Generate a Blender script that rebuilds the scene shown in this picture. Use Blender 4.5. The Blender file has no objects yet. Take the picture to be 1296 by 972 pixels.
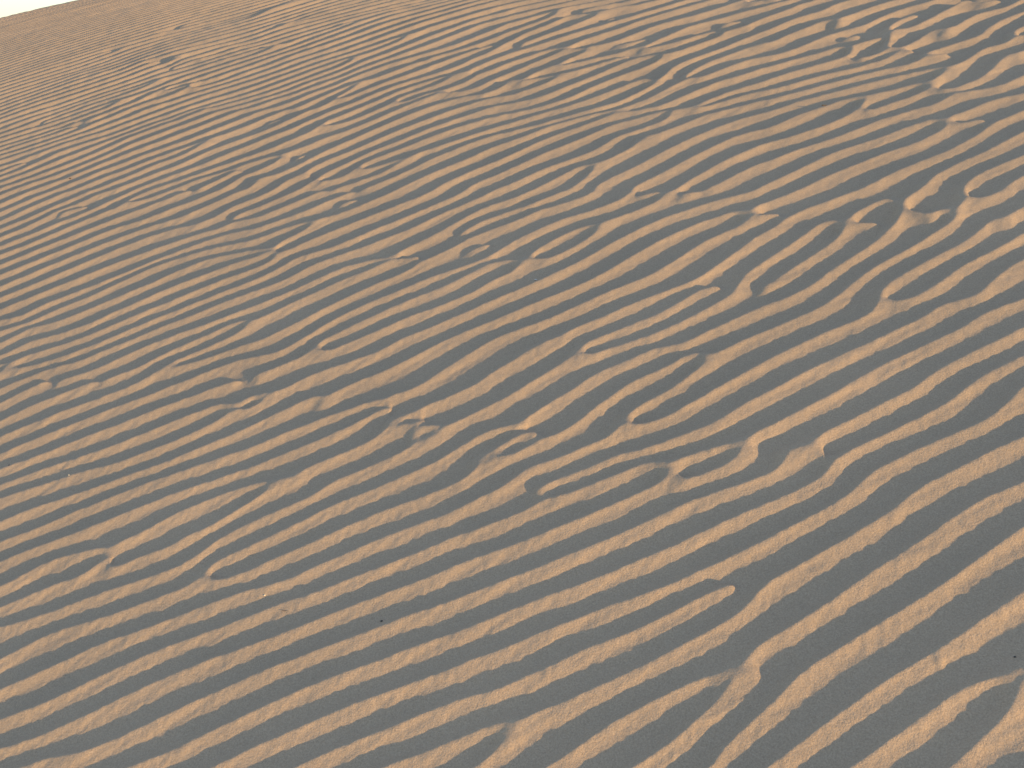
import bpy, math, random
import numpy as np

# ------------------------------------------------------------------ camera, sky, sun, exposure
scene = bpy.context.scene
EYE = 1.314534                               # eye height above the dune where the photographer stands, m

cam = bpy.data.cameras.new("camera")
cam.sensor_fit = 'HORIZONTAL'
cam.sensor_width = 36.0
cam.lens = 36.0 * 1290.0 / 1296.0
cam.clip_start = 0.05
cam.clip_end = 20000.0
cam_ob = bpy.data.objects.new("camera", cam)
scene.collection.objects.link(cam_ob)
from mathutils import Matrix, Vector
pitch, roll = math.radians(19.29767), math.radians(1.17000)
fw = Vector((0, math.cos(pitch), -math.sin(pitch)))
rt0 = Vector((1, 0, 0))
up0 = rt0.cross(fw)
rt = math.cos(roll) * rt0 + math.sin(roll) * up0
up = -math.sin(roll) * rt0 + math.cos(roll) * up0
M = Matrix((rt, up, -fw)).transposed().to_4x4()
M.translation = Vector((0, 0, EYE))
cam_ob.matrix_world = M
scene.camera = cam_ob

SUN_EL = math.radians(6.4)
SUN_AZ = math.radians(136.0)                 # clockwise from +Y seen from above: from the right, behind the camera
sun_dir = Vector((math.sin(SUN_AZ) * math.cos(SUN_EL), math.cos(SUN_AZ) * math.cos(SUN_EL), math.sin(SUN_EL)))

world = bpy.data.worlds.new("World")
scene.world = world
world.use_nodes = True
wn = world.node_tree
wn.nodes.clear()
sky = wn.nodes.new("ShaderNodeTexSky")
sky.sky_type = 'NISHITA'
sky.sun_disc = False
sky.sun_elevation = SUN_EL
sky.sun_rotation = SUN_AZ
sky.air_density = 0.9
sky.dust_density = 0.2
sky.ozone_density = 3.0
bg = wn.nodes.new("ShaderNodeBackground")
bg.inputs[1].default_value = 0.075
veil = wn.nodes.new("ShaderNodeBackground")       # thin even haze over the whole sky
veil.inputs[0].default_value = (0.75, 0.88, 1.0, 1)
veil.inputs[1].default_value = 0.126
addn = wn.nodes.new("ShaderNodeAddShader")
wo = wn.nodes.new("ShaderNodeOutputWorld")
wn.links.new(sky.outputs[0], bg.inputs[0])
wn.links.new(bg.outputs[0], addn.inputs[0])
wn.links.new(veil.outputs[0], addn.inputs[1])
wn.links.new(addn.outputs[0], wo.inputs[0])

sun = bpy.data.lights.new("sun", 'SUN')
sun.energy = 2.1
sun.angle = math.radians(0.9)
sun.color = (1.0, 0.66, 0.27)
sun_ob = bpy.data.objects.new("sun", sun)
scene.collection.objects.link(sun_ob)
sun_ob.rotation_euler = sun_dir.to_track_quat('Z', 'Y').to_euler()
sun_ob.location = sun_dir * 50

vs = scene.view_settings
vs.view_transform = 'Standard'
vs.look = 'None'
vs.gamma = 1.0
vs.use_curve_mapping = False
vs.exposure = 1.67


# crest lines, metres on the ground
CRESTS = """
1 -1.148,1.675 -1.093,1.692 -1.039,1.709 -0.984,1.726 -0.953,1.738 -0.932,1.744
1 -1.125,1.628 -1.069,1.643 -1.014,1.657 -0.959,1.671 -0.899,1.686 -0.846,1.698 -0.797,1.702
1 -1.107,1.589 -1.048,1.599 -0.992,1.609 -0.935,1.619 -0.882,1.620 -0.815,1.631 -0.734,1.646 -0.690,1.651 -0.647,1.657
1 -1.047,1.490 -0.997,1.506 -0.948,1.523 -0.899,1.539 -0.862,1.556 -0.815,1.574 -0.761,1.578 -0.711,1.581 -0.642,1.594 -0.565,1.607 -0.502,1.601 -0.450,1.601
1 -0.569,1.608 -0.559,1.623 -0.553,1.628
1 -1.018,1.432 -0.967,1.445 -0.918,1.458 -0.868,1.471 -0.820,1.484 -0.763,1.500 -0.703,1.520 -0.635,1.527 -0.575,1.540 -0.507,1.552 -0.440,1.559
1 -0.992,1.378 -0.940,1.388 -0.890,1.398 -0.839,1.408 -0.775,1.417 -0.714,1.436 -0.653,1.456 -0.590,1.474 -0.524,1.484 -0.475,1.492 -0.427,1.502
1 -0.962,1.323 -0.911,1.331 -0.862,1.340 -0.812,1.348 -0.749,1.355 -0.683,1.372 -0.624,1.392 -0.560,1.411 -0.507,1.423 -0.459,1.431 -0.412,1.437
1 -0.925,1.289 -0.864,1.294 -0.806,1.300 -0.748,1.306 -0.717,1.310 -0.657,1.304 -0.604,1.316 -0.546,1.334 -0.487,1.352 -0.442,1.363 -0.399,1.377
1 -0.723,1.224 -0.670,1.236 -0.618,1.248 -0.566,1.261 -0.518,1.266 -0.468,1.283 -0.425,1.295 -0.383,1.308
1 -0.576,1.187 -0.525,1.201 -0.475,1.214 -0.426,1.228 -0.395,1.236 -0.368,1.245
1 -0.440,1.559 -0.388,1.563 -0.350,1.567
1 -0.427,1.502 -0.388,1.513 -0.341,1.516 -0.295,1.526 -0.249,1.536
1 -0.412,1.437 -0.349,1.449 -0.285,1.465 -0.221,1.477 -0.156,1.489 -0.114,1.496
1 -0.399,1.377 -0.337,1.388 -0.275,1.400 -0.212,1.411 -0.160,1.424 -0.112,1.428 -0.056,1.440 0.006,1.453
1 -0.383,1.308 -0.324,1.324 -0.265,1.337 -0.204,1.346 -0.144,1.359 -0.083,1.368 -0.037,1.378 0.007,1.388
1 -0.368,1.245 -0.311,1.258 -0.254,1.273 -0.208,1.283 -0.167,1.287 -0.138,1.295 -0.108,1.296 -0.085,1.304 -0.050,1.312 0.008,1.321
1 -0.443,1.159 -0.392,1.172 -0.343,1.184 -0.294,1.197 -0.244,1.210 -0.188,1.221 -0.132,1.233 -0.095,1.241 -0.064,1.248 -0.033,1.248 0.009,1.254
1 -0.313,1.137 -0.262,1.147 -0.212,1.156 -0.162,1.166 -0.110,1.174 -0.058,1.187 -0.017,1.195 0.010,1.203
1 -0.168,1.082 -0.124,1.100 -0.081,1.118 -0.037,1.137 -0.016,1.149 0.010,1.168
1 0.006,1.453 0.019,1.456
1 0.007,1.388 0.053,1.398 0.109,1.406 0.155,1.416
1 0.008,1.321 0.062,1.336 0.109,1.343 0.157,1.355 0.202,1.360 0.248,1.370 0.284,1.378
1 0.009,1.254 0.066,1.270 0.124,1.287 0.171,1.295 0.212,1.307 0.257,1.322 0.302,1.337 0.341,1.347
1 0.010,1.203 0.021,1.203
1 0.010,1.168 0.026,1.186 0.037,1.196 0.073,1.203 0.120,1.215 0.165,1.227 0.205,1.240 0.248,1.256 0.292,1.271 0.328,1.286 0.353,1.302 0.371,1.323 0.386,1.332
1 -0.074,1.067 -0.029,1.083 0.015,1.099 0.061,1.115 0.098,1.132 0.144,1.157 0.185,1.171 0.226,1.185 0.268,1.196 0.310,1.208 0.339,1.223 0.367,1.236
1 0.038,1.042 0.083,1.058 0.128,1.074 0.172,1.089 0.218,1.111 0.260,1.140 0.303,1.169 0.333,1.186 0.349,1.192
1 0.142,1.007 0.183,1.027 0.223,1.048 0.265,1.068 0.291,1.096 0.320,1.114 0.347,1.133
1 0.386,1.332 0.411,1.342
1 0.367,1.236 0.412,1.254 0.457,1.275 0.495,1.295 0.524,1.309
1 0.347,1.133 0.366,1.147 0.381,1.162 0.423,1.185 0.472,1.206 0.526,1.229 0.577,1.251 0.634,1.277
1 0.202,1.000 0.245,1.017 0.288,1.033 0.331,1.050 0.372,1.073 0.414,1.096 0.456,1.116 0.499,1.137 0.557,1.160 0.601,1.179 0.647,1.202 0.677,1.216 0.708,1.230 0.759,1.247 0.812,1.264 0.867,1.282
1 0.298,0.986 0.342,1.001 0.385,1.016 0.429,1.031 0.475,1.053 0.520,1.075 0.560,1.094 0.577,1.103 0.621,1.111 0.667,1.127 0.716,1.141 0.765,1.154 0.816,1.169
1 0.409,0.955 0.451,0.972 0.493,0.990 0.536,1.007 0.573,1.030 0.613,1.056 0.639,1.077 0.651,1.086 0.696,1.107 0.742,1.129 0.791,1.152
1 -1.543,2.401 -1.471,2.428 -1.400,2.455 -1.329,2.482 -1.303,2.497 -1.288,2.499
1 -1.496,2.319 -1.428,2.349 -1.362,2.378 -1.295,2.408 -1.255,2.435 -1.206,2.456 -1.191,2.458
1 -1.460,2.249 -1.391,2.273 -1.324,2.298 -1.256,2.323 -1.194,2.356 -1.126,2.375 -1.057,2.394 -1.042,2.396
1 -1.428,2.187 -1.359,2.209 -1.292,2.230 -1.224,2.252 -1.159,2.274 -1.092,2.292 -1.024,2.307 -0.955,2.321 -0.901,2.338
1 -1.391,2.118 -1.323,2.139 -1.257,2.160 -1.191,2.180 -1.128,2.202 -1.063,2.219 -0.997,2.237 -0.931,2.255 -0.862,2.265 -0.810,2.281 -0.778,2.288
1 -1.368,2.073 -1.299,2.089 -1.231,2.104 -1.164,2.120 -1.076,2.134 -0.991,2.157 -0.904,2.176 -0.817,2.199 -0.751,2.213 -0.685,2.227 -0.639,2.231
1 -1.333,2.009 -1.266,2.026 -1.201,2.042 -1.136,2.059 -1.051,2.077 -0.964,2.087 -0.895,2.097 -0.836,2.112 -0.773,2.129 -0.709,2.146 -0.665,2.154 -0.634,2.149
1 -0.634,2.138 -0.605,2.148 -0.577,2.158
1 -1.312,1.968 -1.245,1.981 -1.179,1.995 -1.113,2.008 -1.027,2.018 -0.942,2.031 -0.853,2.030 -0.792,2.046 -0.729,2.059 -0.669,2.083 -0.622,2.109 -0.594,2.105 -0.566,2.111
1 -1.262,1.879 -1.199,1.894 -1.137,1.910 -1.075,1.926 -1.017,1.943 -0.943,1.953 -0.873,1.964 -0.813,1.979 -0.751,1.987 -0.691,2.003 -0.630,2.019 -0.551,2.045
1 -1.228,1.817 -1.166,1.831 -1.106,1.846 -1.045,1.861 -0.967,1.876 -0.892,1.901 -0.814,1.920 -0.756,1.935 -0.694,1.943 -0.614,1.956 -0.534,1.967
1 -1.195,1.756 -1.135,1.770 -1.076,1.785 -1.017,1.799 -0.962,1.815 -0.885,1.827 -0.809,1.845 -0.733,1.864 -0.675,1.878 -0.616,1.886 -0.557,1.897 -0.519,1.903
1 -0.942,1.748 -0.900,1.765 -0.842,1.769 -0.793,1.766 -0.754,1.769 -0.708,1.788 -0.656,1.814 -0.601,1.830 -0.544,1.844 -0.505,1.845
1 -0.806,1.706 -0.785,1.724 -0.762,1.737
1 -0.761,1.699 -0.732,1.705 -0.697,1.716 -0.648,1.720 -0.615,1.740 -0.576,1.753 -0.528,1.779 -0.495,1.800
1 -0.647,1.657 -0.611,1.660 -0.585,1.676 -0.568,1.695 -0.542,1.714 -0.515,1.725 -0.481,1.739
1 -0.562,1.634 -0.547,1.648 -0.517,1.660 -0.467,1.675
1 -0.490,1.609 -0.453,1.614
1 -0.577,2.158 -0.545,2.156 -0.512,2.152
1 -0.566,2.111 -0.535,2.131 -0.508,2.152 -0.479,2.166
1 -0.551,2.045 -0.500,2.068 -0.447,2.089 -0.396,2.097
1 -0.415,2.056 -0.393,2.078 -0.374,2.099 -0.341,2.110
1 -0.534,1.967 -0.483,1.986 -0.430,1.999 -0.394,2.008 -0.353,2.015 -0.291,2.025 -0.228,2.031 -0.179,2.045
1 -0.519,1.903 -0.441,1.925 -0.382,1.940 -0.324,1.962 -0.285,1.979 -0.249,1.990
1 -0.262,1.930 -0.240,1.946 -0.200,1.960 -0.160,1.967 -0.120,1.978 -0.080,1.992 -0.064,2.000
1 -0.505,1.845 -0.445,1.844 -0.388,1.858 -0.331,1.873 -0.289,1.887 -0.259,1.904 -0.224,1.909 -0.200,1.916 -0.173,1.927
1 -0.200,1.867 -0.189,1.881 -0.162,1.892 -0.131,1.899
1 -0.495,1.800 -0.452,1.818 -0.406,1.825
1 -0.481,1.739 -0.426,1.751 -0.373,1.770 -0.338,1.796 -0.301,1.805 -0.245,1.822 -0.189,1.840 -0.151,1.849 -0.129,1.868 -0.107,1.890 -0.080,1.899 -0.045,1.914 0.000,1.934
1 -0.467,1.675 -0.397,1.700 -0.328,1.728 -0.255,1.746 -0.201,1.762 -0.164,1.771 -0.127,1.786 -0.102,1.805 -0.076,1.822 -0.046,1.835 0.002,1.838
1 -0.077,1.757 -0.052,1.771 -0.022,1.785 0.002,1.794
1 -0.453,1.614 -0.384,1.633 -0.316,1.654 -0.246,1.676 -0.193,1.686 -0.139,1.696 -0.096,1.708 -0.065,1.726 -0.032,1.742 0.003,1.746
1 -0.369,1.573 -0.322,1.584 -0.271,1.598 -0.220,1.612 -0.169,1.624 -0.117,1.631 -0.065,1.649 -0.030,1.660 0.004,1.675
1 -0.249,1.537 -0.196,1.547 -0.146,1.559 -0.096,1.573 -0.045,1.580 0.005,1.590
1 -0.117,1.500 -0.059,1.512 -0.026,1.518 0.006,1.522
1 0.000,1.934 0.024,1.951 0.036,1.960
1 0.002,1.838 0.044,1.855 0.078,1.879 0.118,1.902 0.146,1.917
1 0.002,1.794 0.025,1.803 0.055,1.803
1 0.003,1.746 0.050,1.765 0.095,1.783 0.121,1.796 0.152,1.823 0.184,1.848 0.208,1.867 0.232,1.883
1 0.004,1.675 0.025,1.698 0.050,1.708 0.071,1.708 0.104,1.718 0.147,1.728 0.184,1.739 0.199,1.745 0.228,1.749 0.275,1.754 0.312,1.769 0.351,1.787 0.390,1.809 0.405,1.815
1 0.195,1.752 0.203,1.775 0.221,1.795 0.247,1.808 0.282,1.826 0.321,1.841 0.329,1.845
1 0.042,1.641 0.063,1.651 0.098,1.660 0.144,1.670 0.187,1.684 0.229,1.683 0.271,1.692 0.303,1.696 0.339,1.703 0.376,1.717 0.414,1.740 0.470,1.763
1 0.005,1.590 0.059,1.608 0.100,1.612 0.142,1.622 0.176,1.631 0.225,1.640 0.259,1.643 0.290,1.645
1 0.006,1.522 0.055,1.533 0.105,1.544 0.145,1.554 0.192,1.567 0.233,1.580 0.267,1.590 0.275,1.607 0.292,1.637 0.330,1.644 0.368,1.647 0.396,1.653 0.424,1.659 0.452,1.669
1 0.284,1.568 0.306,1.585 0.339,1.590 0.374,1.599 0.407,1.620 0.423,1.633
1 0.026,1.455 0.070,1.467 0.118,1.478 0.167,1.489 0.216,1.504 0.265,1.520 0.315,1.532 0.355,1.542 0.390,1.544 0.430,1.556
1 0.156,1.417 0.209,1.430 0.256,1.442 0.304,1.457 0.353,1.472 0.385,1.482 0.417,1.490
1 0.279,1.381 0.325,1.391 0.365,1.403 0.402,1.416
1 0.470,1.763 0.504,1.776
1 0.452,1.669 0.508,1.694 0.564,1.715 0.610,1.736
1 0.452,1.594 0.469,1.609 0.499,1.611 0.535,1.624 0.579,1.640 0.634,1.661 0.682,1.679 0.720,1.693
1 0.430,1.556 0.465,1.572 0.499,1.583 0.529,1.585
1 0.417,1.490 0.460,1.503 0.500,1.517 0.526,1.535 0.545,1.560 0.570,1.571 0.615,1.585 0.666,1.603 0.719,1.621 0.750,1.637 0.793,1.665
1 0.402,1.416 0.451,1.435 0.501,1.454 0.535,1.469 0.562,1.492 0.586,1.512 0.626,1.525 0.678,1.543 0.730,1.557 0.781,1.570 0.816,1.591 0.866,1.632 0.932,1.664 1.000,1.697 1.071,1.733
1 0.408,1.342 0.449,1.358 0.512,1.383 0.565,1.408 0.608,1.433 0.645,1.456 0.685,1.470 0.719,1.482 0.753,1.495 0.788,1.507 0.820,1.516 0.881,1.532 0.943,1.549 1.008,1.566
1 0.524,1.310 0.569,1.331 0.618,1.355 0.660,1.378 0.697,1.396 0.731,1.410 0.758,1.415 0.783,1.422 0.841,1.437 0.900,1.453 0.961,1.469
1 0.634,1.278 0.684,1.304 0.717,1.321 0.751,1.340 0.806,1.361 0.863,1.382 0.922,1.405
1 -2.305,3.815 -2.220,3.893 -2.136,3.973 -2.051,4.057 -2.027,4.094
1 -2.294,3.779 -2.196,3.836 -2.100,3.893 -2.003,3.953 -1.903,4.017
1 -2.252,3.699 -2.153,3.751 -2.057,3.804 -1.960,3.859 -1.867,3.915 -1.795,3.951
1 -2.192,3.594 -2.098,3.647 -2.006,3.701 -1.913,3.758 -1.838,3.812 -1.734,3.878 -1.701,3.893
1 -2.154,3.522 -2.060,3.571 -1.967,3.621 -1.874,3.672 -1.779,3.712 -1.692,3.776 -1.611,3.821 -1.590,3.825
1 -2.105,3.434 -2.014,3.483 -1.924,3.533 -1.834,3.584 -1.759,3.615 -1.694,3.671 -1.666,3.711 -1.598,3.728 -1.523,3.767 -1.502,3.771
1 -1.643,3.654 -1.606,3.672 -1.548,3.666
1 -2.073,3.372 -1.979,3.413 -1.887,3.455 -1.794,3.498 -1.700,3.529 -1.612,3.577 -1.535,3.602 -1.470,3.644 -1.399,3.693 -1.379,3.697
1 -2.029,3.290 -1.936,3.330 -1.846,3.371 -1.755,3.413 -1.663,3.444 -1.576,3.490 -1.488,3.537 -1.392,3.566 -1.288,3.577 -1.217,3.599
1 -1.385,3.567 -1.375,3.620 -1.321,3.653 -1.310,3.656
1 -1.978,3.198 -1.888,3.238 -1.801,3.279 -1.712,3.320 -1.598,3.374 -1.479,3.421 -1.388,3.458 -1.294,3.486 -1.202,3.526 -1.131,3.548
1 -1.937,3.121 -1.848,3.158 -1.760,3.195 -1.672,3.233 -1.558,3.279 -1.444,3.332 -1.326,3.379 -1.246,3.385 -1.167,3.413 -1.073,3.442 -1.007,3.473
1 -1.885,3.029 -1.799,3.065 -1.715,3.102 -1.630,3.140 -1.520,3.188 -1.408,3.239 -1.292,3.284 -1.196,3.314 -1.105,3.319 -1.016,3.356 -0.930,3.412 -0.911,3.416
1 -1.848,2.958 -1.762,2.990 -1.677,3.023 -1.591,3.056 -1.480,3.095 -1.371,3.143 -1.260,3.193 -1.174,3.226 -1.093,3.236 -1.012,3.226 -0.954,3.249 -0.915,3.298 -0.844,3.319
1 -0.897,3.203 -0.865,3.227 -0.825,3.235
1 -1.803,2.876 -1.719,2.907 -1.636,2.938 -1.552,2.970 -1.443,3.007 -1.333,3.045 -1.222,3.085 -1.108,3.119 -0.990,3.146 -0.926,3.145 -0.869,3.167 -0.807,3.156
1 -1.775,2.819 -1.688,2.844 -1.603,2.869 -1.517,2.894 -1.452,2.885 -1.405,2.916 -1.297,2.952 -1.189,2.990 -1.082,3.036 -0.968,3.070 -0.880,3.087 -0.787,3.073
1 -1.730,2.740 -1.647,2.767 -1.566,2.794 -1.484,2.822 -1.400,2.834 -1.324,2.867 -1.245,2.893 -1.169,2.934 -1.093,2.976 -1.009,2.999 -0.920,3.007 -0.841,3.002 -0.769,2.993
1 -1.695,2.673 -1.612,2.698 -1.531,2.722 -1.450,2.747 -1.381,2.790 -1.291,2.783 -1.213,2.809 -1.137,2.841 -1.058,2.868 -0.982,2.909 -0.901,2.937 -0.823,2.933 -0.752,2.919
1 -1.654,2.599 -1.573,2.622 -1.494,2.646 -1.414,2.670 -1.344,2.705 -1.259,2.704 -1.178,2.717 -1.106,2.753 -1.031,2.785 -0.955,2.817 -0.874,2.838 -0.795,2.866 -0.740,2.866
1 -1.636,2.562 -1.553,2.580 -1.472,2.599 -1.391,2.618 -1.339,2.628 -1.258,2.633 -1.179,2.645 -1.104,2.668 -1.031,2.698 -0.955,2.723 -0.880,2.754 -0.802,2.780 -0.724,2.796
1 -1.554,2.439 -1.491,2.480 -1.429,2.521 -1.366,2.563 -1.354,2.598 -1.325,2.608
1 -1.335,2.567 -1.257,2.565 -1.188,2.571 -1.113,2.588 -1.041,2.616 -0.969,2.645 -0.894,2.669 -0.809,2.699 -0.708,2.726
1 -1.289,2.501 -1.211,2.519 -1.130,2.519 -1.060,2.546 -0.987,2.569 -0.916,2.597 -0.840,2.615 -0.767,2.644 -0.692,2.659
1 -1.154,2.444 -1.063,2.452 -1.000,2.481 -0.941,2.507 -0.869,2.529 -0.794,2.541 -0.721,2.564 -0.673,2.576
1 -1.019,2.388 -0.933,2.406 -0.892,2.434 -0.848,2.458 -0.778,2.485 -0.718,2.512 -0.664,2.512
1 -0.902,2.340 -0.869,2.363 -0.858,2.390 -0.807,2.406 -0.747,2.427 -0.693,2.451 -0.653,2.487
1 -0.866,2.353 -0.818,2.357 -0.746,2.368 -0.676,2.384 -0.630,2.387
1 -0.773,2.289 -0.707,2.311 -0.660,2.319 -0.614,2.317
1 -0.844,3.319 -0.791,3.345
1 -0.824,3.232 -0.738,3.276 -0.702,3.292
1 -0.806,3.152 -0.719,3.186 -0.620,3.230 -0.602,3.234
1 -0.787,3.071 -0.700,3.093 -0.613,3.119 -0.546,3.157 -0.506,3.177
1 -0.769,2.991 -0.697,3.020 -0.627,3.026 -0.577,3.019
1 -0.751,2.915 -0.702,2.905 -0.652,2.945 -0.600,2.980 -0.571,3.015 -0.507,3.026 -0.423,3.059 -0.355,3.089
1 -0.737,2.853 -0.707,2.872 -0.666,2.869
1 -0.724,2.796 -0.678,2.817 -0.662,2.849 -0.604,2.878 -0.518,2.911 -0.437,2.941 -0.354,2.973 -0.270,3.005 -0.236,3.020
1 -0.707,2.725 -0.648,2.758 -0.606,2.798 -0.539,2.798 -0.475,2.816 -0.396,2.851 -0.315,2.881 -0.234,2.919 -0.151,2.957 -0.137,2.963
1 -0.692,2.656 -0.615,2.678 -0.553,2.722 -0.502,2.739 -0.438,2.751 -0.359,2.773 -0.280,2.801 -0.201,2.850 -0.120,2.887 -0.054,2.915
1 -0.672,2.572 -0.599,2.599 -0.527,2.635 -0.468,2.663 -0.399,2.666 -0.330,2.663 -0.280,2.692 -0.229,2.716 -0.183,2.750 -0.142,2.787 -0.090,2.819 -0.010,2.835
1 -0.143,2.694 -0.113,2.730 -0.060,2.748 -0.010,2.760
1 -0.654,2.492 -0.585,2.530 -0.514,2.564 -0.442,2.599 -0.366,2.618 -0.305,2.630 -0.247,2.622
1 -0.629,2.384 -0.562,2.415 -0.495,2.456 -0.426,2.494 -0.355,2.527 -0.282,2.551 -0.234,2.589 -0.185,2.611 -0.120,2.654 -0.058,2.678 -0.009,2.685
1 -0.613,2.316 -0.564,2.311 -0.521,2.333 -0.480,2.374 -0.414,2.415 -0.344,2.446 -0.273,2.469 -0.201,2.497 -0.128,2.511 -0.064,2.530 -0.007,2.576
1 -0.476,2.274 -0.465,2.313 -0.425,2.333 -0.358,2.363 -0.289,2.394 -0.219,2.416 -0.149,2.443 -0.092,2.473 -0.043,2.489 -0.009,2.482
1 -0.595,2.237 -0.528,2.252 -0.476,2.269 -0.423,2.263 -0.370,2.280 -0.303,2.305 -0.235,2.330 -0.166,2.346 -0.097,2.368 -0.051,2.401 -0.005,2.415
1 -0.484,2.170 -0.424,2.186 -0.358,2.196 -0.305,2.209 -0.250,2.241 -0.183,2.260 -0.116,2.285 -0.048,2.310 -0.004,2.323
1 -0.336,2.110 -0.269,2.130 -0.210,2.158 -0.155,2.188 -0.099,2.207 -0.046,2.220 -0.003,2.237
1 -0.188,2.050 -0.147,2.076 -0.094,2.113 -0.044,2.144 -0.002,2.159
1 -0.068,2.003 -0.032,2.030 -0.001,2.049
1 -0.010,2.835 0.039,2.855 0.044,2.858
1 -0.009,2.759 0.070,2.780 0.135,2.806
1 -0.009,2.685 0.054,2.716 0.127,2.730 0.185,2.740 0.218,2.759
1 -0.007,2.577 0.058,2.611 0.125,2.637 0.186,2.644 0.247,2.657 0.284,2.673 0.305,2.710
1 0.318,2.659 0.349,2.666 0.380,2.667
1 0.018,2.469 0.057,2.505 0.107,2.542 0.157,2.564 0.207,2.571 0.246,2.567 0.301,2.582 0.353,2.605 0.390,2.625 0.399,2.657
1 0.418,2.610 0.458,2.617
1 0.037,2.449 0.090,2.443 0.139,2.469 0.188,2.505 0.225,2.545 0.240,2.558
1 -0.005,2.415 0.018,2.446 0.037,2.449
1 -0.006,2.481 0.013,2.476
1 -0.004,2.322 0.065,2.351 0.135,2.382 0.198,2.419 0.257,2.459 0.322,2.494 0.382,2.516 0.441,2.528 0.506,2.544 0.578,2.544 0.601,2.542
1 -0.003,2.236 0.064,2.259 0.132,2.279 0.191,2.304 0.248,2.341 0.297,2.375 0.361,2.412 0.419,2.438 0.478,2.454 0.540,2.464 0.609,2.472
1 0.522,2.385 0.556,2.424 0.579,2.449
1 -0.002,2.159 0.063,2.172 0.129,2.196 0.195,2.224 0.263,2.244 0.317,2.263 0.379,2.305 0.435,2.349 0.493,2.374 0.540,2.385 0.597,2.407
1 0.007,2.052 0.024,2.078 0.062,2.096 0.113,2.112 0.168,2.126 0.233,2.149 0.299,2.172 0.365,2.188 0.409,2.202 0.458,2.240 0.508,2.280 0.549,2.316 0.582,2.332
1 -0.001,2.038 0.024,2.049 0.070,2.066 0.108,2.084 0.120,2.089
1 0.040,1.958 0.081,1.984 0.113,2.002 0.126,2.028 0.148,2.052 0.194,2.066 0.248,2.080 0.312,2.098 0.366,2.130 0.406,2.152 0.446,2.149
1 0.113,1.998 0.162,2.003 0.223,2.017 0.284,2.027 0.347,2.048 0.412,2.077 0.461,2.103 0.479,2.135 0.511,2.179 0.559,2.215
1 0.144,1.919 0.178,1.941 0.238,1.961 0.287,1.976 0.338,1.972 0.399,1.993 0.462,2.017 0.525,2.043
1 0.232,1.884 0.290,1.900 0.344,1.928 0.390,1.930
1 0.318,1.849 0.363,1.877 0.402,1.908 0.427,1.925 0.468,1.939 0.507,1.952
1 0.406,1.816 0.441,1.833 0.488,1.857
1 0.524,2.102 0.539,2.113
1 0.610,2.473 0.674,2.491 0.688,2.494
1 0.597,2.407 0.627,2.412
1 0.581,2.329 0.623,2.362 0.671,2.394 0.733,2.408 0.791,2.425 0.806,2.429
1 0.559,2.214 0.618,2.253 0.682,2.307 0.734,2.324
1 0.539,2.114 0.596,2.152 0.660,2.196 0.705,2.228 0.739,2.268 0.743,2.300 0.774,2.328 0.825,2.353 0.871,2.360
1 0.758,2.267 0.805,2.267
1 0.524,2.040 0.565,2.048 0.618,2.071 0.669,2.113 0.722,2.148 0.771,2.177 0.816,2.219 0.854,2.261 0.909,2.262
1 0.862,2.272 0.868,2.309 0.892,2.343 0.924,2.363
1 0.897,2.220 0.927,2.253 0.974,2.268
1 0.507,1.951 0.568,1.971 0.623,1.991 0.670,2.024 0.716,2.066 0.760,2.095 0.824,2.124 0.883,2.157 0.924,2.182 0.954,2.204 0.978,2.250 1.019,2.264 1.060,2.272 1.085,2.274
1 0.989,2.270 1.004,2.318
1 0.489,1.858 0.549,1.881 0.609,1.903 0.661,1.916 0.711,1.938 0.720,1.956 0.726,1.983 0.753,2.017 0.809,2.047 0.869,2.077 0.924,2.101 0.971,2.131 1.002,2.161 1.043,2.187
1 0.740,1.947 0.791,1.954 0.840,1.977 0.885,2.011 0.945,2.040 1.000,2.064 1.047,2.088 1.130,2.120 1.214,2.153 1.304,2.189
1 1.026,2.130 1.050,2.173 1.088,2.192 1.178,2.251 1.271,2.313 1.372,2.381
1 0.503,1.778 0.548,1.797 0.607,1.818 0.666,1.839 0.726,1.861 0.779,1.880 0.820,1.905 0.855,1.911 0.888,1.914
1 0.886,1.908 0.929,1.944 0.966,1.974 1.010,1.996 1.091,2.034 1.173,2.072 1.261,2.114
1 0.609,1.737 0.662,1.762 0.721,1.785 0.780,1.805 0.839,1.827 0.877,1.852 0.908,1.859 0.961,1.871 1.034,1.889 1.107,1.908 1.184,1.927
1 0.714,1.697 0.771,1.728 0.831,1.753 0.881,1.770 0.928,1.789 0.999,1.812 1.071,1.835 1.147,1.859
1 0.792,1.667 0.841,1.691 0.897,1.711 0.966,1.734 1.035,1.757 1.108,1.782
1 -0.777,4.676 -0.734,4.701
1 -0.761,4.573 -0.711,4.620 -0.675,4.650
1 -0.747,4.486 -0.672,4.548 -0.591,4.579
1 -0.734,4.402 -0.658,4.451 -0.580,4.491 -0.510,4.511
1 -0.718,4.302 -0.675,4.338 -0.623,4.338
1 -0.706,4.226 -0.651,4.284 -0.598,4.330 -0.510,4.368 -0.433,4.407 -0.401,4.419
1 -0.693,4.143 -0.622,4.195 -0.549,4.239 -0.472,4.265 -0.395,4.293 -0.303,4.337
1 -0.677,4.038 -0.607,4.087 -0.536,4.137 -0.462,4.171 -0.386,4.188 -0.283,4.202 -0.207,4.239 -0.191,4.245
1 -0.661,3.935 -0.593,3.984 -0.532,4.023 -0.487,4.067 -0.429,4.095 -0.354,4.120 -0.278,4.128 -0.226,4.112 -0.176,4.133 -0.126,4.172 -0.116,4.182
1 -0.479,3.953 -0.458,3.991 -0.396,4.022 -0.323,4.046 -0.249,4.080 -0.199,4.082 -0.173,4.074
1 -0.646,3.839 -0.577,3.871 -0.509,3.916 -0.476,3.929 -0.412,3.926 -0.341,3.957 -0.266,3.955 -0.208,3.974 -0.171,4.010 -0.142,4.046 -0.098,4.061 -0.025,4.103
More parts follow.
